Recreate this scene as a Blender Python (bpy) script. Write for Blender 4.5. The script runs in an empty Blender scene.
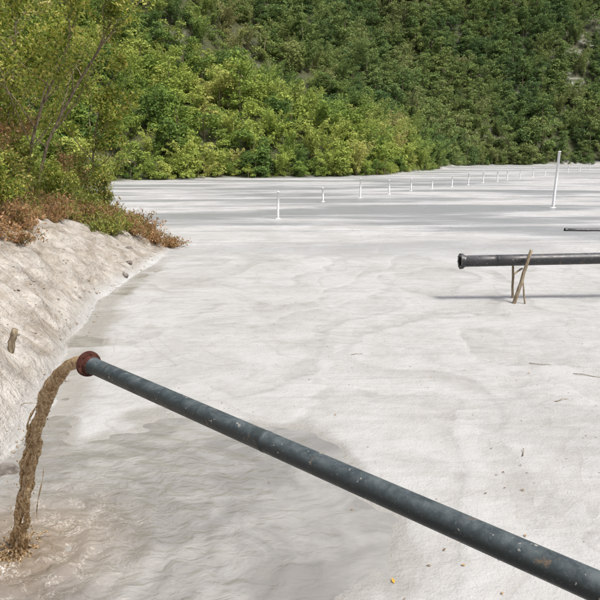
import bpy, math, random, bmesh
import numpy as np
from mathutils import Vector, Matrix
random.seed(7); np.random.seed(7)
R = np.random.RandomState(11)
sc = bpy.context.scene
sc.view_settings.view_transform='Standard'; sc.view_settings.look='None'; sc.view_settings.exposure=0

# ------------------------------------------------------------------ helpers
def link(o): sc.collection.objects.link(o); return o

def mesh_np(name, V, F, mats=(), midx=None, attrs=None, smooth=False):
    me = bpy.data.meshes.new(name)
    V=np.asarray(V,dtype=np.float32)
    n=F.shape[1]; nf=F.shape[0]
    me.vertices.add(len(V)); me.vertices.foreach_set('co',V.ravel())
    me.loops.add(nf*n); me.loops.foreach_set('vertex_index',F.astype(np.int32).ravel())
    me.polygons.add(nf); me.polygons.foreach_set('loop_start',(np.arange(nf)*n).astype(np.int32))
    me.update(calc_edges=True)
    for m in mats: me.materials.append(m)
    if midx is not None: me.polygons.foreach_set('material_index',np.asarray(midx,dtype=np.int32))
    if smooth: me.polygons.foreach_set('use_smooth',np.ones(len(me.polygons),dtype=bool))
    if attrs:
        for k,a in attrs.items():
            at=me.attributes.new(k,'FLOAT','POINT'); at.data.foreach_set('value',np.asarray(a,dtype=np.float32))
    me.validate(); me.update()
    return me

class MB:
    def __init__(s): s.V=[]; s.F=[]; s.M=[]; s.A=[]; s.n=0
    def add(s,V,F,m,a):
        V=np.asarray(V,float); F=np.asarray(F,int)
        s.V.append(V); s.F.append(F+s.n); s.M.append(np.full(len(F),m)); 
        s.A.append(np.full(len(V),a) if np.isscalar(a) else np.asarray(a)); s.n+=len(V)
    def mesh(s,name,mats,smooth=False):
        return mesh_np(name,np.concatenate(s.V),np.concatenate(s.F),mats,np.concatenate(s.M),{'rnd':np.concatenate(s.A)},smooth)

def tube(path, rad, seg=8):
    path=np.asarray(path,float); n=len(path); rad=np.broadcast_to(rad,(n,))
    T=np.gradient(path,axis=0); T/=np.linalg.norm(T,axis=1)[:,None]+1e-9
    ref=np.array([0,0,1.]) if abs(T[0][2])<.9 else np.array([1.,0,0])
    V=[]
    for i in range(n):
        a=np.cross(T[i],ref); a/=np.linalg.norm(a)+1e-9; b=np.cross(T[i],a)
        ang=np.arange(seg)/seg*2*math.pi
        V.append(path[i]+rad[i]*(np.cos(ang)[:,None]*a+np.sin(ang)[:,None]*b))
    V=np.concatenate(V); F=[]
    for i in range(n-1):
        for j in range(seg):
            F.append([i*seg+j,i*seg+(j+1)%seg,(i+1)*seg+(j+1)%seg,(i+1)*seg+j])
    return V,np.array(F)

def leaves(C, L, W, up=0.3, Nn=None, bend=0.15):
    n=len(C); d=R.normal(size=(n,3)); 
    if Nn is not None: d=d*0.7+Nn*0.8
    d[:,2]+=up; d/=np.linalg.norm(d,axis=1)[:,None]+1e-9
    t=R.normal(size=(n,3)); a=np.cross(d,t); a/=np.linalg.norm(a,axis=1)[:,None]+1e-9
    b=np.cross(d,a); s=(0.65+0.7*R.rand(n))[:,None]
    L=L*s; W=W*s
    V=np.stack([C-a*L,C-b*W+d*bend*W,C+a*L,C+b*W+d*bend*W],1).reshape(-1,3)
    F=np.arange(n*4).reshape(n,4); r=np.repeat(R.rand(n),4)
    return V,F,r

_lat=np.random.RandomState(3).rand(256,256)
def vnoise(x,y):
    xi=np.floor(x).astype(int); yi=np.floor(y).astype(int); fx=x-xi; fy=y-yi
    fx=fx*fx*(3-2*fx); fy=fy*fy*(3-2*fy)
    g=lambda a,b:_lat[a%256,b%256]
    return (g(xi,yi)*(1-fx)+g(xi+1,yi)*fx)*(1-fy)+(g(xi,yi+1)*(1-fx)+g(xi+1,yi+1)*fx)*fy
def fbm(x,y,o=4):
    s=0;a=.5
    for i in range(o): s=s+a*vnoise(x+17.3*i,y+9.1*i); x=x*2.03; y=y*2.03; a*=.5
    return s
def sstep(a,b,x): t=np.clip((x-a)/(b-a),0,1); return t*t*(3-2*t)

# ------------------------------------------------------------------ node helper
class NT:
    def __init__(s,name):
        s.m=bpy.data.materials.new(name); s.m.use_nodes=True; s.t=s.m.node_tree; s.t.nodes.clear()
        s.out=s.t.nodes.new('ShaderNodeOutputMaterial')
    def n(s,typ,**k):
        nd=s.t.nodes.new(typ)
        for a,b in k.items(): setattr(nd,a,b)
        return nd
    def l(s,a,b): s.t.links.new(a,b)
    def setv(s,sock,v):
        if isinstance(v,bpy.types.NodeSocket): s.l(v,sock)
        else: sock.default_value=v
    def math(s,op,a,b=0.5,c=None,clamp=False):
        nd=s.n('ShaderNodeMath',operation=op,use_clamp=clamp); s.setv(nd.inputs[0],a); s.setv(nd.inputs[1],b)
        if c is not None: s.setv(nd.inputs[2],c)
        return nd.outputs[0]
    def mix(s,f,a,b,bt='MIX'):
        nd=s.n('ShaderNodeMix',data_type='RGBA',blend_type=bt); s.setv(nd.inputs[0],f)
        for i,v in ((6,a),(7,b)):
            if isinstance(v,tuple) and len(v)==3: v=v+(1,)
            s.setv(nd.inputs[i],v)
        return nd.outputs[2]
    def pos(s): return s.n('ShaderNodeNewGeometry').outputs['Position']
    def obj(s): return s.n('ShaderNodeTexCoord').outputs['Object']
    def mapv(s,v,scale=(1,1,1),rot=(0,0,0)):
        nd=s.n('ShaderNodeMapping'); s.l(v,nd.inputs[0]); nd.inputs['Scale'].default_value=scale; nd.inputs['Rotation'].default_value=rot; return nd.outputs[0]
    def noise(s,v,scale,det=4,rough=.55,dist=0):
        nd=s.n('ShaderNodeTexNoise'); s.l(v,nd.inputs['Vector']); nd.inputs['Scale'].default_value=scale
        nd.inputs['Detail'].default_value=det; nd.inputs['Roughness'].default_value=rough; nd.inputs['Distortion'].default_value=dist
        return nd.outputs[0]
    def mr(s,v,a,b,c=0.,d=1.,smooth=True):
        nd=s.n('ShaderNodeMapRange',interpolation_type='SMOOTHSTEP' if smooth else 'LINEAR'); s.setv(nd.inputs[0],v)
        for i,q in enumerate((a,b,c,d)): s.setv(nd.inputs[1+i],q)
        return nd.outputs[0]
    def attr(s,nm,t='GEOMETRY'): return s.n('ShaderNodeAttribute',attribute_name=nm,attribute_type=t).outputs['Fac']
    def bump(s,h,st,dist,normal=None):
        nd=s.n('ShaderNodeBump'); s.l(h,nd.inputs['Height']); nd.inputs['Strength'].default_value=st; nd.inputs['Distance'].default_value=dist
        if normal is not None: s.l(normal,nd.inputs['Normal'])
        return nd.outputs[0]
    def pr(s,col,rough,normal=None,spec=0.5,metal=0):
        p=s.n('ShaderNodeBsdfPrincipled')
        if isinstance(col,tuple) and len(col)==3: col=col+(1,)
        s.setv(p.inputs['Base Color'],col); s.setv(p.inputs['Roughness'],rough); s.setv(p.inputs['Specular IOR Level'],spec); s.setv(p.inputs['Metallic'],metal)
        if normal is not None: s.l(normal,p.inputs['Normal'])
        s.l(p.outputs[0],s.out.inputs[0]); return p
    def ramp(s,f,stops):
        nd=s.n('ShaderNodeValToRGB'); s.l(f,nd.inputs[0]); e=nd.color_ramp.elements
        while len(e)<len(stops): e.new(.5)
        for el,(p,c) in zip(e,stops): el.position=p; el.color=tuple(c)+(1,)
        return nd.outputs[0]

# ------------------------------------------------------------------ terrain
H=4.75
POND=np.array([(-4.6,3.3),(-4.5,6.0),(-4.35,8.6),(-4.9,12),(-5.6,15.4),(-6.5,20.4),(-6.4,24.7),(-6.2,30),(-6.3,33),(-8.2,35.5),(-14,40),(-27,60),(-34,88),(-31,101),
 (-14,112),(6,119),(16,127),(30,152),(42,185),(56,212),(90,222),(150,226),(190,190),(190,60),(120,-2),(40,2.6),(10,3.2)])
def pond_dist(x,y):
    n=len(POND); d=np.full(x.shape,1e9); ins=np.zeros(x.shape,bool)
    for i in range(n):
        ax,ay=POND[i]; bx,by=POND[(i+1)%n]; ex,ey=bx-ax,by-ay
        t=np.clip(((x-ax)*ex+(y-ay)*ey)/(ex*ex+ey*ey),0,1)
        d=np.minimum(d,np.hypot(x-ax-t*ex,y-ay-t*ey))
        c=((ay>y)!=(by>y))&(x<(bx-ax)*(y-ay)/((by-ay) if by!=ay else 1e-9)+ax); ins^=c
    return np.where(ins,-d,d)
def height(x,y):
    x=np.asarray(x,float); y=np.asarray(y,float)
    wob=(fbm(x*.6,y*.6,3)-.45)*.9
    D0=pond_dist(x,y); D=D0+wob*sstep(60,30,y)*sstep(3,6,y)*.7+ (fbm(x*.08,y*.08,3)-.45)*7*sstep(60,100,y)
    Dp=np.maximum(D,0)
    s=.88-.5*sstep(20,30,y)-.12*sstep(30,36,y); T=2.4
    s=np.where(y<4,.98,s); T=np.where(y<4,2.75,T)
    s=s+0*x
    Tm=T*np.tanh(s*Dp/T)
    rill=(fbm(x*.7+3,y*1.9,4)-.45); gul=np.abs(fbm(x*.35+y*.2+6,y*1.1,3)-.45)
    bank=Tm+.10*Dp*sstep(4,6,y)+(rill*.55-np.maximum(.07-gul,0)*2.6)*sstep(.1,1.2,Dp)*sstep(5,8,y)+(fbm(x*4,y*4,3)-.45)*.14*sstep(0,.4,Dp)
    rid=(fbm(x*.018+5,y*.018+2,3)-.45)
    slope=.62+.30*sstep(140,200,y)
    hill=Dp*slope*(1+rid*1.3)*sstep(-2,10,Dp)+ (fbm(x*.06,y*.06,3)-.45)*6*sstep(4,25,Dp)
    hill=170*np.tanh(np.maximum(hill,0)/170)
    w=sstep(42,85,y)+sstep(14,60,-x)*sstep(5,25,Dp)*.8; w=np.clip(w,0,1)
    h=bank*(1-w)+hill*w
    e=np.sqrt(((x+2.1)/3.3)**2+((y-7.2)/3.7)**2)+(fbm(x*.7,y*.7,4)-.47)*.55
    pool=1-sstep(.74,1.12,e)
    ch=sstep(-.95,-.25,D0)*sstep(30,24,y)*sstep(7,9,y)*(.5+.9*(fbm(x*.5+8,y*.5,2)>.4))
    q=fbm(x*.16+2,y*.12+7,3)*9+fbm(x*1.1,y*1.1,3)*.5; fr=q-np.floor(q)
    lob=.018*sstep(0,.12,fr)*(1-fr)
    base=.018+.012*fbm(x*.5,y*.5,3)+.012*fbm(x*2,y*2,3)+lob*sstep(60,30,y)
    r=np.hypot((x-1.95),(y-20.)*.8)+(fbm(x,y,2)-.4)*.3; base=base+.010*np.exp(-((r-1.45)/.10)**2)+.006*np.exp(-((r-1.1)/.07)**2)
    flat=base*(1-pool)-.055*pool-.05*np.clip(ch,0,1)*(1-pool)
    return np.where(D>0,h+flat*sstep(.6,0,Dp),flat)
def axis(lo,hi,c0,c1,fine,g):
    pts=list(np.arange(c0,c1,fine)); st=fine; p=pts[-1]
    while p<hi: st*=g; p+=st; pts.append(p)
    st=fine;p=c0;l=[]
    while p>lo: st*=g; p-=st; l.append(p)
    return np.array(l[::-1]+pts)
xs=axis(-330,430,-9,8,.06,1.035); ys=axis(-60,520,4.5,22,.06,1.02)
X,Y=np.meshgrid(xs,ys); Z=height(X,Y); D=pond_dist(X,Y)
nx=len(xs); ny=len(ys); I=np.arange(nx*ny).reshape(ny,nx)
F=np.stack([I[:-1,:-1],I[:-1,1:],I[1:,1:],I[1:,:-1]],-1).reshape(-1,4)
soil=sstep(0.0,2.,D)*sstep(50,75,Y)+sstep(5.5,8,D)*sstep(60,30,Y)*(Y>6); soil=np.clip(soil,0,1)

g=NT('silt_ground'); P=g.pos()
sep=g.n('ShaderNodeSeparateXYZ'); g.l(P,sep.inputs[0]); py=sep.outputs[1]; pz=sep.outputs[2]
n1=g.noise(P,.3,4,.6,.6); n2=g.noise(P,2.8,5,.68); n3=g.noise(P,24,3,.7)
nl=g.noise(g.mapv(P,(.13,.2,1)),1.,3,.5,1.1)
terr=g.math('FRACT',g.math('MULTIPLY',nl,11.))
sk_=g.noise(g.mapv(P,(.25,1.7,1),(0,0,.5)),1.,6,.66,1.2)
col=g.mix(g.mr(n1,.35,.68),(.425,.42,.40),(.52,.52,.51))
col=g.mix(g.mr(sk_,.47,.62,0,.42),col,(.37,.36,.335))
col=g.mix(g.mr(terr,.0,.16,.45,0),col,(.36,.345,.315))
col=g.mix(g.mr(n2,.5,.75,0,.35),col,(.38,.36,.32))
col=g.mix(g.mr(n3,.6,.75,0,.25),col,(.31,.285,.25))
fb=g.noise(g.mapv(P,(.035,.15,1)),1.,5,.65,.5)
fb2=g.noise(g.mapv(P,(.05,.75,1)),1.,4,.6,.7)
fw=g.math('MULTIPLY',g.math('MAXIMUM',g.mr(fb,.43,.58),g.mr(fb2,.56,.64,0,.8)),g.mr(py,22,42))
col=g.mix(g.math('MULTIPLY',fw,.75),col,(.25,.258,.262))
bankm=g.attr('bank'); soilm=g.attr('soil')
wn=g.math('ADD',pz,g.math('MULTIPLY',g.math('SUBTRACT',n2,.5),.04))
wet=g.math('MULTIPLY',g.mr(wn,.006,.045,1,0),g.mr(py,25,40,1,0))
wet2=g.math('MULTIPLY',g.mr(n1,.46,.62,0,.6),g.math('MULTIPLY',g.mr(py,12,34,.95,0),g.math('SUBTRACT',1.,bankm)))
wet=g.math('MAXIMUM',wet,wet2)
col=g.mix(g.math('MULTIPLY',wet,.78),col,(.30,.285,.25))
nb=g.noise(P,1.3,6,.72,.4)
bc=g.mix(g.mr(nb,.33,.66),(.29,.25,.20),(.52,.49,.44))
bc=g.mix(g.mr(n3,.52,.72,0,.45),bc,(.25,.21,.16))
col=g.mix(bankm,col,bc)
sm=g.mix(g.mr(n2,.4,.65),(.035,.05,.015),(.11,.10,.045))
col=g.mix(soilm,col,sm)
rough=g.math('SUBTRACT',.78,g.math('MULTIPLY',g.math('MAXIMUM',wet,g.math('MULTIPLY',fw,.8)),.56))
hh=g.math('ADD',g.math('MULTIPLY',n2,.040),g.math('MULTIPLY',n3,.011)); hh=g.math('ADD',hh,g.math('MULTIPLY',terr,.010)); hh=g.math('ADD',hh,g.math('MULTIPLY',g.math('MULTIPLY',nb,bankm),.34))
g.pr(col,rough,g.bump(hh,1.,1.),.4)
bankv=sstep(.0,.5,D)*sstep(60,45,Y)
me=mesh_np('terrain',np.stack([X,Y,Z],-1).reshape(-1,3),F,[g.m],None,{'soil':soil.ravel(),'bank':bankv.ravel()},True)
link(bpy.data.objects.new('ground_terrain',me))
zat=lambda x,y: float(height(np.array([x]),np.array([y]))[0])

# ------------------------------------------------------------------ pool water
LX,LY=-3.45,6.95
w=NT('muddy_water'); P=w.pos()
n=w.noise(w.mapv(P,(1,1.3,1)),.7,5,.6,1.2); col=w.mix(w.mr(n,.36,.66),(.235,.225,.20),(.335,.325,.295))
vd=w.n('ShaderNodeVectorMath',operation='DISTANCE'); w.l(P,vd.inputs[0]); vd.inputs[1].default_value=(LX,LY,0)
col=w.mix(w.mr(vd.outputs['Value'],.1,1.9,.7,0),col,(.21,.145,.08))
fo=w.noise(P,30,4,.8,.4); fo2=w.noise(P,3,3,.6,.8)
col=w.mix(w.math('MULTIPLY',w.math('MULTIPLY',w.mr(fo,.48,.6),w.mr(fo2,.46,.58)),w.mr(vd.outputs['Value'],.2,2.3,.85,0)),col,(.54,.50,.43))
rp=w.noise(w.mapv(P,(1,1.5,1),(0,0,.6)),3.2,3,.5,.5)
rh=w.math('MULTIPLY',rp,w.mr(vd.outputs['Value'],.3,5.0,.10,.018))
w.pr(col,.04,w.bump(rh,1.,1.),.7)
gx=np.arange(-8.5,3.2,.035)
gy=np.concatenate([np.arange(3.0,12.5,.035),np.arange(12.5,28,.25)])
WX,WY=np.meshgrid(gx,gy); r=np.hypot(WX-LX,WY-LY)
WZ=.030*np.sin(r*15+fbm(WX*1.5,WY*1.5,3)*6)*np.exp(-r/2.0)*sstep(0,.3,r)+.09*(fbm(WX*5,WY*5,4)-.45)*np.exp(-(r/.8)**2)*2.2
WZ+=.010*np.sin((WX*.6+WY*.8)*8+fbm(WX*1.6,WY*1.6,3)*10)*np.exp(-(r/3.)**2)
WZ=WZ*(pond_dist(WX,WY)<.1)
I=np.arange(WX.size).reshape(WX.shape); F=np.stack([I[:-1,:-1],I[:-1,1:],I[1:,1:],I[1:,:-1]],-1).reshape(-1,4)
link(bpy.data.objects.new('pool_water',mesh_np('water',np.stack([WX,WY,WZ],-1).reshape(-1,3),F,[w.m],smooth=True)))

# ------------------------------------------------------------------ discharge pipe
def pipe_mat(name,base,dust,amt):
    m=NT(name); P=m.pos(); ge=m.n('ShaderNodeNewGeometry'); s=m.n('ShaderNodeSeparateXYZ'); m.l(ge.outputs['Normal'],s.inputs[0])
    n1=m.noise(P,7,6,.75,.3); n2=m.noise(P,60,4,.75)
    up=m.mr(s.outputs[2],.1,1.,0,1)
    f=m.math('MULTIPLY',m.mr(n1,.36,.66,.3,1),m.math('MULTIPLY',up,amt))
    f=m.math('ADD',f,m.mr(n2,.56,.68,0,.35),clamp=True)
    c=m.mix(f,base,dust); 
    c=m.mix(m.mr(m.noise(P,3.1,6,.8),.60,.66,0,.7),c,(.16,.115,.07))
    c=m.mix(m.mr(m.noise(P,17,4,.7),.64,.68,0,.8),c,(.38,.36,.32))
    m.pr(c,m.mr(n1,.3,.7,.34,.55),m.bump(n2,.2,.004),.5); return m.m
PM=pipe_mat('pipe_plastic',(.015,.023,.025),(.125,.148,.15),.72)
PM2=pipe_mat('pipe_plastic_worn',(.022,.022,.024),(.13,.13,.13),.6)
rm=NT('rusty_flange'); P=rm.pos(); nn=rm.noise(P,30,5,.7)
rm.pr(rm.mix(rm.mr(nn,.35,.65),(.055,.014,.011),(.10,.04,.026)),.7,rm.bump(nn,.4,.006),.3); RM=rm.m
dk=NT('pipe_inside'); dk.pr((.02,.018,.015),.7)

def hollow_pipe(name,p0,p1,ro,ri,mats,flange_r,flange_t,second=True,seg=40,nseg=40,joints=()):
    p0=np.array(p0,float); p1=np.array(p1,float); L=np.linalg.norm(p1-p0); d=(p1-p0)/L
    a=np.cross(d,[0,0,1.]); a/=np.linalg.norm(a); b=np.cross(a,d)
    k=flange_t
    prof=[(.9,ri,2),(0,ri,1),(0,flange_r,1),(k,flange_r,1),(k,ro*1.16,1)]
    if second: prof+=[(k+.004,ro*1.16,1),(k+.004,flange_r*.97,1),(2*k+.004,flange_r*.97,1),(2*k+.004,ro*1.12,1),(2*k+.07,ro*1.1,0),(2*k+.075,ro,0)]
    else: prof+=[(k+.1,ro*1.12,0),(k+.105,ro,0)]
    x0=prof[-1][0]; js=sorted(joints)
    ev=[(s,ro,0) for s in np.linspace(x0,L,nseg)[1:]]
    for j in js: ev+=[(j-.012,ro,0),(j-.01,ro*1.03,0),(j,ro*1.005,0),(j+.01,ro*1.03,0),(j+.012,ro,0)]
    prof+=sorted(ev)
    V=[];F=[];M=[]; ang=np.arange(seg)/seg*2*math.pi
    for (s,rr,m) in prof:
        V.append(p0+d*s+rr*(np.cos(ang)[:,None]*a+np.sin(ang)[:,None]*b))
    for i in range(len(prof)-1):
        for j in range(seg):
            F.append([i*seg+j,i*seg+(j+1)%seg,(i+1)*seg+(j+1)%seg,(i+1)*seg+j]); M.append(prof[i][2])
    V=np.concatenate(V); n0=len(V)
    VV=[V]; nb=8; w_=(2*k+.004) if second else k
    rb=(flange_r+ro*1.16)/2; br=(flange_r-ro*1.16)*.26
    for q in range(nb):
        t=q/nb*2*math.pi+.2; c=p0+rb*(math.cos(t)*a+math.sin(t)*b)
        h=np.arange(6)/6*2*math.pi
        ring=br*(np.cos(h)[:,None]*a+np.sin(h)[:,None]*b)
        VV+= [c-d*k*.7+ring,c+d*(w_+k*.8)+ring]
        for j in range(6): F.append([n0+j,n0+(j+1)%6,n0+6+(j+1)%6,n0+6+j]); M.append(1)
        for f4 in ([5,4,1,0],[4,3,2,1],[6,7,10,11],[7,8,9,10]): F.append([n0+v for v in f4]); M.append(1)
        n0+=12
    me=mesh_np(name,np.concatenate(VV),np.array(F),mats,M)
    me.polygons.foreach_set('use_smooth',np.array([m==0 for m in M]))
    return link(bpy.data.objects.new(name,me))
O=np.array([-1.93,5.57,2.86]); Dv=np.array([-.739,.673,.013]); Dv/=np.linalg.norm(Dv)
hollow_pipe('discharge_pipe',O,O-Dv*8.0,.073,.064,[PM,RM,dk.m],.118,.014,True,joints=(2.3,))
hollow_pipe('slurry_pipe',(5.06,20.1,1.33),(40,22.0,1.75),.18,.155,[PM2,PM2,dk.m],.25,.04,True,joints=(1.2,6,12,18))
hollow_pipe('slurry_pipe',(15.9,38.6,.07),(44,37.0,.02),.13,.11,[PM2,PM2,dk.m],.15,.04,False)

# ------------------------------------------------------------------ wooden stakes
wd=NT('weathered_wood'); P=wd.obj(); gn=wd.noise(wd.mapv(P,(30,30,2.2)),1,5,.6,.4)
wd.pr(wd.mix(wd.mr(gn,.3,.7),(.14,.105,.065),(.36,.30,.21)),.8,wd.bump(gn,.6,.01),.2); WM=wd.m
def stake_mesh(name,segs):
    mb=MB()
    for (a,b,r0,r1) in segs:
        a=np.array(a,float); b=np.array(b,float); t=np.linspace(0,1,9)[:,None]
        p=a+(b-a)*t+R.normal(size=(9,3))*r0*.12; rr=np.linspace(r0,r1,9)*(1+R.normal(size=9)*.05)
        p=np.vstack([p[:1],p,p[-1:]]); rr=np.concatenate([[0.001],rr,[0.001]])
        p[0]=p[1]-(b-a)*.002; p[-1]=p[-2]+(b-a)*.004
        V,F=tube(p,rr,9); mb.add(V,F,0,0)
    return mb.mesh(name,[WM],True)
link(bpy.data.objects.new('wooden_stake_support',stake_mesh('stakes',[((6.70,19.75,-.25),(7.2,19.86,1.72),.066,.05),((7.12,19.7,-.2),(6.98,19.84,.95),.03,.022),((7.0,20.6,-.2),(6.86,20.45,1.3),.045,.035),((6.7,19.8,.98),(7.2,20.55,1.02),.03,.03)])))
for xx in (14.,21.,28.,35.):
    zz=1.33+(xx-5.06)*.012
    link(bpy.data.objects.new('wooden_stake_support',stake_mesh('stakes',[((xx-.1,19.9+(xx-5)*.054,-.25),(xx+.25,19.95+(xx-5)*.054,zz+.4),.06,.045),((xx,20.75+(xx-5)*.054,-.2),(xx-.1,20.5+(xx-5)*.054,zz),.045,.035),((xx-.2,19.85+(xx-5)*.054,zz-.26),(xx+.3,20.8+(xx-5)*.054,zz-.24),.04,.04)])))
zb=zat(-5.8,12.4)
link(bpy.data.objects.new('wooden_stake',stake_mesh('stake',[((-5.92,12.4,zb-.25),(-5.66,12.3,zb+.5),.07,.065)])))

# ------------------------------------------------------------------ white marker posts
wp=NT('white_paint'); P=wp.pos(); nn=wp.noise(P,9,4,.7); sz=wp.n('ShaderNodeSeparateXYZ'); wp.l(P,sz.inputs[0])
wp.pr(wp.mix(wp.mr(wp.math('ADD',sz.outputs[2],wp.math('MULTIPLY',nn,.3)),.1,.5,.8,0),(.85,.85,.84),(.50,.47,.42)),.5)
def post(x,y,h,r=.06):
    z=zat(x,y); lean=R.normal(size=2)*.02*h
    pts=[(0,0,-.3),(0,0,0),(lean[0]*.5,lean[1]*.5,h*.5),(lean[0],lean[1],h),(lean[0],lean[1],h+.001),(lean[0],lean[1],h+.05),(lean[0],lean[1],h+.07)]
    mb=MB(); V,F=tube(np.array(pts,float),np.array([r,r,r,r,r*1.25,r*1.2,.002]),14); mb.add(V,F,0,0)
    V,F=tube(np.array([(0,0,-.05),(0,0,.02),(0,0,.06)],float),np.array([r*3,r*2.2,r*1.02]),14); mb.add(V,F,0,0)
    o=link(bpy.data.objects.new('marker_post',mb.mesh('post',[wp.m],True))); o.location=(x,y,z)
S=1.08
for i,(x,y) in enumerate([(-1.45,42.4),(2.01,56.7),(5.68,61.5),(9.1,66.5),(12.3,72.3),(15.4,76.1),(18.7,80.3),(21.9,85),(25.3,90.3),(28.6,94.7),(31.5,99.5),(35.3,105),(39.5,111),(44,117.6),(49,125),(54.6,133.5),(61,143),(68,154)]):
    post(x*S,y*S,[1.85,1.25,1.9,1.5,1.35,1.3][i] if i<6 else 1.4+.2*R.rand(),.09 if i else .08)
post(19.8*S,50.7*S,4.6,.11)

# ------------------------------------------------------------------ water stream
st=NT('falling_muddy_water'); P=st.pos(); n1=st.noise(st.mapv(P,(1,1,.7)),22,3,.6,1.4)
c=st.mix(st.mr(n1,.36,.64),(.27,.155,.055),(.68,.52,.31)); p=st.pr(c,.05,st.bump(st.noise(P,34,2,.5,.8),.5,.010),.8)
tr=st.n('ShaderNodeBsdfTranslucent'); st.l(c,tr.inputs[0]); mx=st.n('ShaderNodeMixShader'); mx.inputs[0].default_value=.4; st.l(p.outputs[0],mx.inputs[1]); st.l(tr.outputs[0],mx.inputs[2]); st.l(mx.outputs[0],st.out.inputs[0])
dh=np.array([-.739,.673,0]); V0=2.7
def traj(v,t,dv=(0,0,0)): return O-Dv*.03+np.outer(t,dh*v+np.array(dv))-np.outer(4.905*t*t,[0,0,1])
side=np.cross(dh,[0,0,1])
def ico(n):
    bs=bmesh.new(); bmesh.ops.create_icosphere(bs,subdivisions=n,radius=1); bs.verts.ensure_lookup_table()
    a=np.array([v.co[:] for v in bs.verts]),np.array([[v.index for v in f.verts] for f in bs.faces]); bs.free(); return a
SV2,SF2=ico(2); SV,SF=ico(1)
TV=[];TF=[];tc=0
def addtri(V,F):
    global tc
    TV.append(V); TF.append(F+tc); tc+=len(V)
def strand(p,rad,seg,disp=None):
    V,F=tube(p,rad,seg)
    if disp is not None:
        cen=np.repeat(p,seg,0); V=cen+(V-cen)*disp[:,None]
    F=np.concatenate([F[:,[0,1,2]],F[:,[0,2,3]]])
    c0=len(V); V=np.vstack([V,p[0],p[-1]]); j=np.arange(seg)
    F=np.vstack([F,np.stack([(j+1)%seg,j,np.full(seg,c0)],1),np.stack([c0-seg+j,c0-seg+(j+1)%seg,np.full(seg,c0+1)],1)])
    addtri(V,F)
# two interwoven, lumpy cores: billowing slurry rather than parallel threads
def core(v,ph,r0,r1,off,amp):
    n=320; seg=48; tk=np.linspace(0,.79,n); s=tk/.79
    p=traj(v,tk)+off
    L=np.concatenate([[0],np.cumsum(np.linalg.norm(np.diff(p,axis=0),axis=1))])
    p=p+(np.outer(np.sin(L*5.2+ph)*.6+np.sin(L*11+ph*2)*.4,side)+np.outer(np.cos(L*6.3+ph*1.3)*.5+np.sin(L*13+ph)*.3,dh))*(.004+.034*s[:,None])
    rad=r0+(r1-r0)*s; rad=rad*(1+.22*s*np.sin(L*9+ph)+.16*s*np.sin(L*21+ph*2))
    a=np.tile(np.arange(seg)/seg*2*math.pi,n); LL=np.repeat(L,seg); ss=np.repeat(s,seg)
    # periodic in angle, twisting along the fall
    u=np.cos(a+LL*3+ph); w_=np.sin(a+LL*3+ph)
    nz=1-2*np.abs(fbm(u*1.7+LL*5+ph*3,w_*1.7+LL*6.5+9,3)-.44)*2
    nz2=fbm(u*3.5+LL*13+5,w_*3.5+LL*11,3)-.44
    strand(p,rad,seg,1+(nz-.7)*amp*(.25+ss)+nz2*.9*(.2+ss))
core(V0,.5,.056,.052,side*0,.75)
core(V0-.10,3.1,.040,.040,side*.012-np.array([0,0,.012]),.9)
core(V0+.10,5.3,.034,.034,-side*.014+np.array([0,0,.012]),.9)
for k in range(16):
    t0=.18+R.rand()*.42; t1=min(.79,t0+.08+.16*R.rand()); tk=np.linspace(t0,t1,60); e=np.linspace(0,1,60); s=tk/.79
    p=traj(V0+R.normal()*.14,tk,side*R.normal()*.10); ph=R.rand()*20
    p=p+np.stack([np.sin(e*5+ph),np.cos(e*6+ph*1.7),np.sin(e*4+ph*.6)],1)*(.006+.02*s[:,None])
    strand(p,np.maximum((.007+.010*R.rand())*np.sqrt(np.clip(4*e*(1-e),0,1))*(1+.3*np.sin(e*17+ph)),.004),10)
for k in range(90):
    a=R.rand()*6.28; q=.02+.2*R.rand(); b0=np.array([LX+q*math.cos(a),LY+q*math.sin(a),-.03])
    vv=np.array([math.cos(a),math.sin(a),0])*(.25+.5*R.rand())+np.array([0,0,.8+.9*R.rand()])
    t=np.linspace(0,.2+.12*R.rand(),11)
    p=b0+np.outer(t,vv)-np.outer(4.9*t*t,[0,0,1]); q2=.012+.010*R.rand()
    for i in range(11): addtri(SV2*(q2*(1-.06*i))+p[i],SF2)
me=mesh_np('stream',np.concatenate(TV),np.concatenate(TF),[st.m],smooth=True)
strm=link(bpy.data.objects.new('muddy_water_stream',me))
md=strm.modifiers.new('merge','REMESH'); md.mode='VOXEL'; md.voxel_size=.0055; md.use_smooth_shade=True
md=strm.modifiers.new('smooth','SMOOTH'); md.factor=.5; md.iterations=2
DV=[];DF=[];c0=0
for k in range(800):
    t=.2+.58*R.rand()**.6; pp=traj(V0+R.normal()*.15,np.array([t]),side*R.normal()*.14)[0]+R.normal(size=3)*.02
    if k>400:
        a=R.rand()*6.28; q=abs(R.normal())*.26; pp=np.array([LX+q*math.cos(a),LY+q*math.sin(a),abs(R.normal())*.12*(1-.5*q)+.01])
    s=.002+.007*R.rand()**2; DV.append(SV*s*np.array([1,1,1.6])+pp); DF.append(SF+c0); c0+=len(SV)
dro=link(bpy.data.objects.new('droplets',mesh_np('droplets',np.concatenate(DV),np.concatenate(DF),[st.m],smooth=True))); dro.parent=strm

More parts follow.
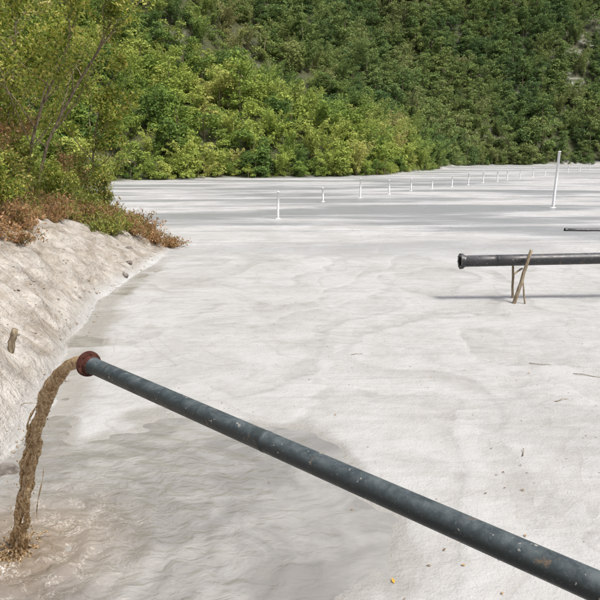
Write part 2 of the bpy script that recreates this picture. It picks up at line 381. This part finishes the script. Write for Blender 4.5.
# ------------------------------------------------------------------ vegetation materials
def leaf_mat(name,stops,trans=.35,far=False,var=(.6,1.2)):
    m=NT(name); r=m.attr('rnd')
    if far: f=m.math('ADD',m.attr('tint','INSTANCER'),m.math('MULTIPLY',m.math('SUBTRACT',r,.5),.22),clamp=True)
    else: f=r
    c=m.ramp(f,stops)
    k=m.mr(r,0,1,var[0],var[1],False)
    cc=m.n('ShaderNodeCombineColor'); 
    for i in range(3): m.l(k,cc.inputs[i])
    c=m.mix(1.,c,cc.outputs[0],'MULTIPLY')
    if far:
        c=m.mix(m.math('MULTIPLY',m.attr('dark','INSTANCER'),.72),c,m.mix(r,(.075,.13,.065),(.16,.235,.105)))  # darker green of the far forest, with distance haze put into the leaf colour
        df=m.n('ShaderNodeBsdfDiffuse'); m.l(c,df.inputs[0]); t=m.n('ShaderNodeBsdfTranslucent'); m.l(c,t.inputs[0])
        x=m.n('ShaderNodeMixShader'); x.inputs[0].default_value=.25; m.l(df.outputs[0],x.inputs[1]); m.l(t.outputs[0],x.inputs[2]); m.l(x.outputs[0],m.out.inputs[0]); return m.m
    p=m.n('ShaderNodeBsdfPrincipled'); m.l(c,p.inputs['Base Color']); p.inputs['Roughness'].default_value=.6; p.inputs['Specular IOR Level'].default_value=.25
    t=m.n('ShaderNodeBsdfTranslucent'); m.l(m.mix(1.,c,(1.25,1.15,.6),'MULTIPLY'),t.inputs[0])
    x=m.n('ShaderNodeMixShader'); x.inputs[0].default_value=trans; m.l(p.outputs[0],x.inputs[1]); m.l(t.outputs[0],x.inputs[2]); m.l(x.outputs[0],m.out.inputs[0])
    return m.m
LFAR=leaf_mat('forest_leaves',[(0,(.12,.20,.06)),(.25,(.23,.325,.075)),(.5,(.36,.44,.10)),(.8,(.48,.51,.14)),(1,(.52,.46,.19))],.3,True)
LNEAR=leaf_mat('tree_leaves',[(0,(.13,.21,.04)),(.45,(.27,.35,.06)),(.85,(.44,.45,.12)),(1,(.48,.38,.14))],.42)
LFERN=leaf_mat('dry_fern_leaves',[(0,(.20,.24,.06)),(.25,(.34,.27,.11)),(.55,(.38,.20,.10)),(1,(.52,.35,.21))],.3)
LSHR=leaf_mat('shrub_leaves',[(0,(.12,.19,.04)),(.6,(.29,.33,.07)),(1,(.45,.34,.14))],.35)
bk=NT('bark'); P=bk.pos(); nn=bk.noise(bk.mapv(P,(1,1,.3)),9,3,.7); bk.pr(bk.mix(bk.mr(nn,.3,.7),(.10,.075,.05),(.34,.28,.20)),.85,None,.2); BK=bk.m

def far_tree(kind,seed):
    global R
    R=np.random.RandomState(seed); mb=MB()
    if kind=='round':
        h=4.5+R.rand()*2.5; V,F=tube([(0,0,-1),(.1,0,h*.4),(.1,.15,h*.8)],[.13,.09,.04],5); mb.add(V,F,1,.5)
        for i in range(R.randint(12,18)):
            a=R.rand()*6.28; q=math.sqrt(R.rand())*(1.9); z=h*(.12+.84*R.rand()); q*=1.15-.6*abs(z/h-.4)
            c=np.array([q*math.cos(a),q*math.sin(a),z]); rad=.6+.6*R.rand()
            n=int(90*rad**1.5); d=R.normal(size=(n,3)); d/=np.linalg.norm(d,axis=1)[:,None]; d[:,2]=np.where(d[:,2]<-.3,-d[:,2],d[:,2])
            pos=c+d*(rad*(.5+.65*R.rand(n)**.7))[:,None]*np.array([1,1,.8])
            V,F,r=leaves(pos,.20,.10,.35,d); mb.add(V,F,0,np.clip(r*.6+.4*R.rand(),0,1))
    elif kind=='tall':
        h=8+R.rand()*3; V,F=tube([(0,0,-1),(.15,0,h*.5),(.0,.2,h*.95)],[.16,.11,.03],5); mb.add(V,F,1,.7)
        for i in range(20):
            z=h*(.25+.74*i/20); a=R.rand()*6.28; q=(1.9*(1-.75*(z/h-.3)))*(.35+.65*R.rand())
            c=np.array([q*math.cos(a),q*math.sin(a),z]); rad=.45+.5*R.rand()
            n=int(100*rad); d=R.normal(size=(n,3)); d/=np.linalg.norm(d,axis=1)[:,None]
            pos=c+d*(rad*(.4+.75*R.rand(n)))[:,None]*np.array([1,1,.6])
            V,F,r=leaves(pos,.19,.09,.4,d); mb.add(V,F,0,np.clip(r*.7+.3*R.rand(),0,1))
    else:
        for i in range(12):
            a=R.rand()*6.28; L=6.5+4.5*R.rand(); b=R.rand()*.5; s=np.linspace(0,1,12)
            out=(b+2.3*s**2.4)*(.4+R.rand()*.9); p=np.stack([out*math.cos(a),out*math.sin(a),-.6+L*(s-.2*s**4)],1)
            V,F=tube(p,np.linspace(.05,.012,12),3); mb.add(V,F,1,.9)
            n=110; k=.2+.8*R.rand(n)**.8; q=np.stack([np.interp(k,s,p[:,j]) for j in range(3)],1)+R.normal(size=(n,3))*np.array([.22,.22,.2]); q[:,2]-=.1
            V,F,r=leaves(q,.26,.07,.2,None); mb.add(V,F,0,np.clip(r*.5+.45,0,1))
    return mb.mesh('forest_tree',[LFAR,BK])

def instancer(name,P,idx,rot,scl,objs,extra={}):
    coll=bpy.data.collections.new(name+'_parts')
    for o in objs: coll.objects.link(o)
    me=bpy.data.meshes.new(name); me.vertices.add(len(P)); me.vertices.foreach_set('co',np.asarray(P,dtype=np.float32).ravel())
    a=me.attributes.new('idx','INT','POINT'); a.data.foreach_set('value',np.asarray(idx,dtype=np.int32))
    a=me.attributes.new('rot','FLOAT_VECTOR','POINT'); a.data.foreach_set('vector',np.asarray(rot,dtype=np.float32).ravel())
    a=me.attributes.new('scl','FLOAT_VECTOR','POINT'); a.data.foreach_set('vector',np.asarray(scl,dtype=np.float32).ravel())
    for k,v in extra.items(): a=me.attributes.new(k,'FLOAT','POINT'); a.data.foreach_set('value',np.asarray(v,dtype=np.float32))
    me.update(); o=link(bpy.data.objects.new(name,me))
    ng=bpy.data.node_groups.new(name,'GeometryNodeTree')
    ng.interface.new_socket('Geometry',in_out='INPUT',socket_type='NodeSocketGeometry'); ng.interface.new_socket('Geometry',in_out='OUTPUT',socket_type='NodeSocketGeometry')
    gi=ng.nodes.new('NodeGroupInput'); go=ng.nodes.new('NodeGroupOutput'); ip=ng.nodes.new('GeometryNodeInstanceOnPoints'); ci=ng.nodes.new('GeometryNodeCollectionInfo')
    ci.inputs['Collection'].default_value=coll; ci.inputs['Separate Children'].default_value=True; ci.inputs['Reset Children'].default_value=True
    ip.inputs['Pick Instance'].default_value=True
    def na(nm,t):
        n=ng.nodes.new('GeometryNodeInputNamedAttribute'); n.data_type=t; n.inputs['Name'].default_value=nm; return [s for s in n.outputs if s.enabled and s.name=='Attribute'][0]
    L=ng.links.new
    L(gi.outputs[0],ip.inputs['Points']); L(ci.outputs[0],ip.inputs['Instance']); L(na('idx','INT'),ip.inputs['Instance Index'])
    L(na('rot','FLOAT_VECTOR'),ip.inputs['Rotation']); L(na('scl','FLOAT_VECTOR'),ip.inputs['Scale']); L(ip.outputs[0],go.inputs[0])
    md=o.modifiers.new('scatter','NODES'); md.node_group=ng
    return o

kinds=['round']*6+['tall']*3+['bamboo']*3
protos=[bpy.data.objects.new('p%02d_forest_tree'%i,far_tree(k,100+i)) for i,k in enumerate(kinds)]
R=np.random.RandomState(5)
def scatter(x0,x1,y0,y1,sp,jit=.5):
    gx=np.arange(x0,x1,sp); gy=np.arange(y0,y1,sp); a,b=np.meshgrid(gx,gy); a=a.ravel()+R.uniform(-jit,jit,a.size)*sp; b=b.ravel()+R.uniform(-jit,jit,b.size)*sp; return a,b
ax,ay=scatter(-125,200,45,340,2.75,.7)
bx,by=scatter(-50,100,60,235,1.7); dd=pond_dist(bx,by); k=(dd>.6)&(dd<6); ax=np.concatenate([ax,bx[k]]); ay=np.concatenate([ay,by[k]]); small=np.concatenate([np.zeros(len(ax)-k.sum()),np.ones(k.sum())])
d=pond_dist(ax,ay)
az=height(ax,ay); el=(az-H)/ay
vis=(np.abs(ax)<(ay*.56+14))&(d>.6)&(ay>52)&(d<115)&(el<.26)
ax,ay,az,d,small=[q[vis] for q in (ax,ay,az,d,small)]
cl=fbm(ax*.07+4,ay*.07,3); keep=~((cl<.31)&(R.rand(len(ax))<.4)&(small<.5)); ax,ay,az,d,small=[q[keep] for q in (ax,ay,az,d,small)]
N=len(ax); rr=R.rand(N); bn=fbm(ax*.035+9,ay*.035+1,3)
idx=np.where(rr<.66,R.randint(0,6,N),np.where(rr<.74,R.randint(6,9,N),R.randint(9,12,N)))
bam=(bn>.49)|((ax>8)&(d<16)&(ay<180)); idx=np.where(bam&(R.rand(N)<.7),R.randint(9,12,N),idx)
far=ay>190; idx=np.where(far&(R.rand(N)<.25),R.randint(6,9,N),idx); idx=np.where(small>0,R.randint(0,6,N),idx)
sc_=(.5+.9*R.rand(N)**1.5)*np.where(idx>=9,.85,1.)*np.where(far,1.2,1.)*np.where(small>0,.42,1)
scl=np.stack([sc_*1.2,sc_*1.2,sc_*(.8+.3*R.rand(N))],1)
rot=np.stack([R.normal(size=N)*.07,R.normal(size=N)*.07,R.rand(N)*6.28],1)
tint=np.clip(.12+.7*R.rand(N)+(fbm(ax*.05,ay*.05,3)-.45)*1.4+.12*(idx>=9),0,1)
dark=np.clip(sstep(125,200,ay)*.9+.25*(fbm(ax*.04+3,ay*.04,2)-.4),0,1)  # grows with distance; drives the haze tint in the leaf colour
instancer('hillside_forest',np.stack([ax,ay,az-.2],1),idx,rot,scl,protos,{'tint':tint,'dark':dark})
print('forest',N)

# ------------------------------------------------------------------ near trees
def near_tree(seed,h,lean,nleaf=2.2,lsz=(.085,.034),mat=None):
    global R
    R=np.random.RandomState(seed); mb=MB(); tips=[]
    def grow(p,d,L,r,lev):
        n=7; pts=[p]; dd=d.copy()
        for i in range(n):
            dd=dd+R.normal(size=3)*.11+np.array([0,0,.05 if lev else .02]); dd/=np.linalg.norm(dd); pts.append(pts[-1]+dd*L/n)
        pts=np.array(pts); rad=np.linspace(r,r*.45,n+1); V,F=tube(pts,rad,7 if lev<2 else 4); mb.add(V,F,1,.5)
        if lev>=3: tips.append(pts); return
        if lev==2: tips.append(pts)
        nb=[10,5,5][lev]
        for i in range(nb):
            k=(.25+.75*(i+R.rand()*.8)/nb) if lev==0 else .25+.75*R.rand()
            k=min(k,1); j=k*n; q=pts[int(j)] if int(j)>=n else pts[int(j)]+(pts[int(j)+1]-pts[int(j)])*(j-int(j))
            a=R.rand()*6.28; s=np.array([math.cos(a),math.sin(a),.1+.6*R.rand()]); nd=dd*.45+s*.8; nd/=np.linalg.norm(nd)
            grow(q,nd,L*[.36,.5,.5][lev]*(1.15-.5*k if lev==0 else 1)*(.7+.6*R.rand()),np.interp(k,[0,1],[r,r*.45])*.5,lev+1)
    d=np.array([lean[0],lean[1],1.]); d/=np.linalg.norm(d)
    grow(np.array([0,0,-.4]),d,h,.022+h*.006,0)
    C=[]
    for t in tips:
        m=int(7*nleaf); k=R.rand(m)*(len(t)-1.01); i=k.astype(int); f=(k-i)[:,None]; C.append(t[i]*(1-f)+t[i+1]*f+R.normal(size=(m,3))*.11)
    C=np.concatenate(C); V,F,r=leaves(C,lsz[0],lsz[1],.3,None); mb.add(V,F,0,r)
    return mb.mesh('tree',[mat or LNEAR,BK])
trees=[(-11.2,27,9.0,(.12,-.1)),(-13.5,24.5,10,(.1,.05)),(-12.6,31,11,(.15,0)),(-16,29,12,(.05,0)),(-15,35,11.5,(.2,0)),(-19,33,12,(.1,0)),(-10.8,33.5,7.5,(.05,0)),(-10.8,21.5,7.5,(-.15,.1)),(-18,40,12,(.1,0)),(-12.2,28.5,8,(-.1,0)),(-14,33,9,(.0,0))]
for i,(x,y,h,l) in enumerate(trees):
    o=link(bpy.data.objects.new('bank_tree',near_tree(40+i,h,l,3.0,(.088,.036)))); o.location=(x,y,zat(x,y))

def frond_clump(seed,n,L,mat,leafL=.07,droop=1.,dens=22):
    global R
    R=np.random.RandomState(seed); mb=MB()
    for i in range(n):
        a=R.rand()*6.28; l=L*(.5+.6*R.rand()); s=np.linspace(0,1,8); el=.5+.9*R.rand()
        out=l*math.cos(el)*s; zz=l*math.sin(el)*s-droop*l*.35*s**2.2
        p=np.stack([out*math.cos(a),out*math.sin(a),zz],1)+R.normal(size=(8,3))*.015+np.array([R.normal()*.12,R.normal()*.12,-.03])
        V,F=tube(p,np.linspace(.008,.003,8),3); mb.add(V,F,1,.5)
        k=.15+.85*R.rand(dens); q=np.stack([np.interp(k,s,p[:,j]) for j in range(3)],1)+R.normal(size=(dens,3))*.06*L
        V,F,r=leaves(q,leafL,leafL*.35,.3,None); mb.add(V,F,0,np.clip(r*.6+.4*R.rand(),0,1))
    return mb.mesh('frond',[mat,BK])
fp=[bpy.data.objects.new('f%d'%i,frond_clump(200+i,32,1.15,LFERN if i<3 else LSHR,.06)) for i in range(5)]
R=np.random.RandomState(9)
ax,ay=scatter(-26,-5,13,48,.6)
d=pond_dist(ax,ay); lim=np.interp(ay,[13,18,22,27,31,34,40],[3.0,2.8,3.0,3.4,2.0,1.2,1.5])+(fbm(ax*.8,ay*.8,2)-.4)*2.6
k=(d>lim); ax,ay,d,lim=ax[k],ay[k],d[k],lim[k]
N=len(ax); edge=(d-lim<2.0)
idx=np.where(edge&(R.rand(N)<.6)|(ay<26)&(R.rand(N)<.7),R.randint(0,3,N),R.randint(3,5,N))
s=.4+.8*R.rand(N)**1.3+np.clip(d-lim,0,4)*.22
instancer('bank_undergrowth',np.stack([ax,ay,height(ax,ay)],1),idx,np.stack([R.normal(size=N)*.15,R.normal(size=N)*.15,R.rand(N)*6.28],1),np.stack([s,s,s*(.8+.6*R.rand(N))],1),fp)
for (x,y,sx,seed) in [(-7.1,31.2,1.1,300),(-7.9,30.4,1.,301),(-8.8,31.5,1.2,302),(-6.4,31.8,.9,303)]:
    o=link(bpy.data.objects.new('dry_bush',frond_clump(seed,60,1.25*sx,LFERN,.06,1.2,26))); o.location=(x,y,zat(x,y))
for i,(x,y,h) in enumerate([(-10.2,24,2.6),(-11.3,22,3.4),(-10.6,29,2.6),(-9.9,31.5,2.2),(-12,26,3.6),(-9.9,20.6,2.4),(-11.6,34,3.2),(-13,37,4),(-10.9,25.8,3.0),(-9.7,19.4,2.8)]):
    o=link(bpy.data.objects.new('shrub',near_tree(70+i,h,(0,0),1.4,(.06,.026),LSHR if i%3==0 else (LFERN if i%3==1 else LNEAR)))); o.location=(x,y,zat(x,y)-.2)
R=np.random.RandomState(21)

# ------------------------------------------------------------------ rocks, leaves, sticks
rk=NT('rock'); P=rk.pos(); nn=rk.noise(P,6,6,.7); rk.pr(rk.mix(rk.mr(nn,.3,.7),(.07,.06,.05),(.25,.22,.19)),.8,rk.bump(nn,.6,.04))
def rock(x,y,s,dz=0):
    b=bmesh.new(); bmesh.ops.create_icosphere(b,subdivisions=3,radius=1); o=R.rand()*50
    for v in b.verts:
        c=v.co; k=1+.5*(float(fbm(np.array(c.x*1.5+o),np.array(c.y*1.5+c.z*1.3),3))-.45)*2; v.co=Vector((c.x*k*s[0],c.y*k*s[1],c.z*k*s[2]))
    me=bpy.data.meshes.new('rock'); b.to_mesh(me); b.free(); me.materials.append(rk.m); o=link(bpy.data.objects.new('rock',me)); o.location=(x,y,zat(x,y)+dz); o.rotation_euler[2]=R.rand()*6
rock(-4.5,8.9,(.16,.28,.16)); rock(-4.62,8.5,(.14,.2,.12)); rock(-4.3,5.4,(.2,.2,.15)); 
rock(-7.4,27.5,(.22,.15,.1)); rock(-6.9,25.6,(.15,.2,.09)); rock(-6.6,23.8,(.2,.12,.08))
V_=[];F_=[];c0=0
for k in range(600):
    y=7+24*R.rand()**1.2; x=-4.4-.1*max(0,y-8)-abs(R.normal())*1.6; 
    if pond_dist(np.array([x]),np.array([y]))[0]<-.3: continue
    s=.010+.045*R.rand()**3; V_.append(SV*s*(1+.25*R.normal(size=SV.shape))*np.array([1.2,1,.7])+np.array([x,y,zat(x,y)+s*.2])); F_.append(SF+c0); c0+=len(SV)
cm=NT('clods'); cm.pr(cm.mix(cm.noise(cm.pos(),5),(.18,.14,.10),(.4,.36,.3)),.9)
link(bpy.data.objects.new('bank_clods',mesh_np('clods',np.concatenate(V_),np.concatenate(F_),[cm.m])))
V_=[];F_=[];c0=0; gx_=R.uniform(-3,8,1500); gy_=4.5+16*R.rand(1500)**1.5; gz_=height(gx_,gy_); gk=fbm(gx_*.8,gy_*.8,3)
for x,y,z,q in zip(gx_,gy_,gz_,gk):
    if z<.012 or q<.42: continue
    s=.004+.011*R.rand()**3; V_.append(SV*s*(1+.25*R.normal(size=SV.shape))*np.array([1.3,1,.6])+np.array([x,y,z+s*.2])); F_.append(SF+c0); c0+=len(SV)
link(bpy.data.objects.new('silt_grit',mesh_np('grit',np.concatenate(V_),np.concatenate(F_),[cm.m])))
lf=NT('fallen_leaf'); lf.pr(lf.ramp(lf.attr('rnd'),[(0,(.16,.10,.055)),(.6,(.30,.18,.08)),(.9,(.5,.26,.05)),(1,(.6,.33,.04))]),.6)
mb=MB(); 
C=[(1.05,6.35),(1.35,5.95),(1.9,6.6),(1.75,6.9),(2.1,7.0),(2.35,6.7),(2.2,6.1),(1.5,6.6)]
C+=[(R.uniform(-1,7),R.uniform(6,22)) for _ in range(22)]+[(2.6+R.normal()*.8,7.5+R.normal()*1.2) for _ in range(14)]
for i,(x,y) in enumerate(C):
    z=max(zat(x,y),0)+.014; s=(.016+.018*R.rand()) if i else .045; a=R.rand()*6.28; u=np.array([math.cos(a),math.sin(a),.1*R.normal()]); v=np.array([-math.sin(a),math.cos(a),.15*R.normal()])
    c=np.array([x,y,z]); V=[c-u*s,c-v*s*.45-u*s*.2+[0,0,.008],c+u*s*1.1,c+v*s*.45-u*s*.2+[0,0,.01]]
    mb.add(V,[[0,1,2,3]],0,1. if i==0 else R.rand()*.85)
link(bpy.data.objects.new('fallen_leaves',mb.mesh('leaves',[lf.m])))
mb=MB()
for (x,y,l,a) in [(5.9,13.2,.9,-.5),(5.2,13.9,.5,-.3),(4.9,11.6,.35,.4),(-5.0,10.8,.4,.3),(3.5,9.3,.3,1.2),(1.2,14.5,.3,.2),(-6.6,22,.5,.8),(-7.1,24.5,.5,.2)]:
    s=np.linspace(0,1,6); p=np.stack([x+l*s*math.cos(a),y+l*s*math.sin(a),s*0+max(zat(x,y),0)+.02],1)+R.normal(size=(6,3))*.012; V,F=tube(p,np.linspace(.009,.004,6),5); mb.add(V,F,0,0)
link(bpy.data.objects.new('driftwood_twigs',mb.mesh('twigs',[WM])))

# ------------------------------------------------------------------ camera & light
cam=bpy.data.cameras.new('camera'); cam.lens=38.6; cam.sensor_width=36; cam.clip_end=3000; cam.clip_start=.05
co=link(bpy.data.objects.new('camera',cam)); co.location=(0,0,H); co.rotation_euler=(math.radians(90-13.1),0,0); sc.camera=co
sd=Vector((math.cos(math.radians(60))*.78,-math.cos(math.radians(60))*.62,math.sin(math.radians(60)))).normalized()
sl=bpy.data.lights.new('sun','SUN'); sl.energy=3.7; sl.angle=math.radians(14.0); sl.color=(1,.98,.945)
so=link(bpy.data.objects.new('sun',sl)); so.rotation_euler=sd.to_track_quat('Z','Y').to_euler(); so.location=(0,0,50)
wl=bpy.data.worlds.new('World'); sc.world=wl; wl.use_nodes=True; nt=wl.node_tree; nt.nodes.clear()
sk=nt.nodes.new('ShaderNodeTexSky'); sk.sky_type='NISHITA'; sk.sun_disc=False; sk.sun_elevation=math.radians(60); sk.sun_rotation=math.atan2(sd.x,sd.y); sk.dust_density=5; sk.air_density=1.0
bg=nt.nodes.new('ShaderNodeBackground'); bg.inputs[1].default_value=.15; ou=nt.nodes.new('ShaderNodeOutputWorld'); nt.links.new(sk.outputs[0],bg.inputs[0]); nt.links.new(bg.outputs[0],ou.inputs[0])
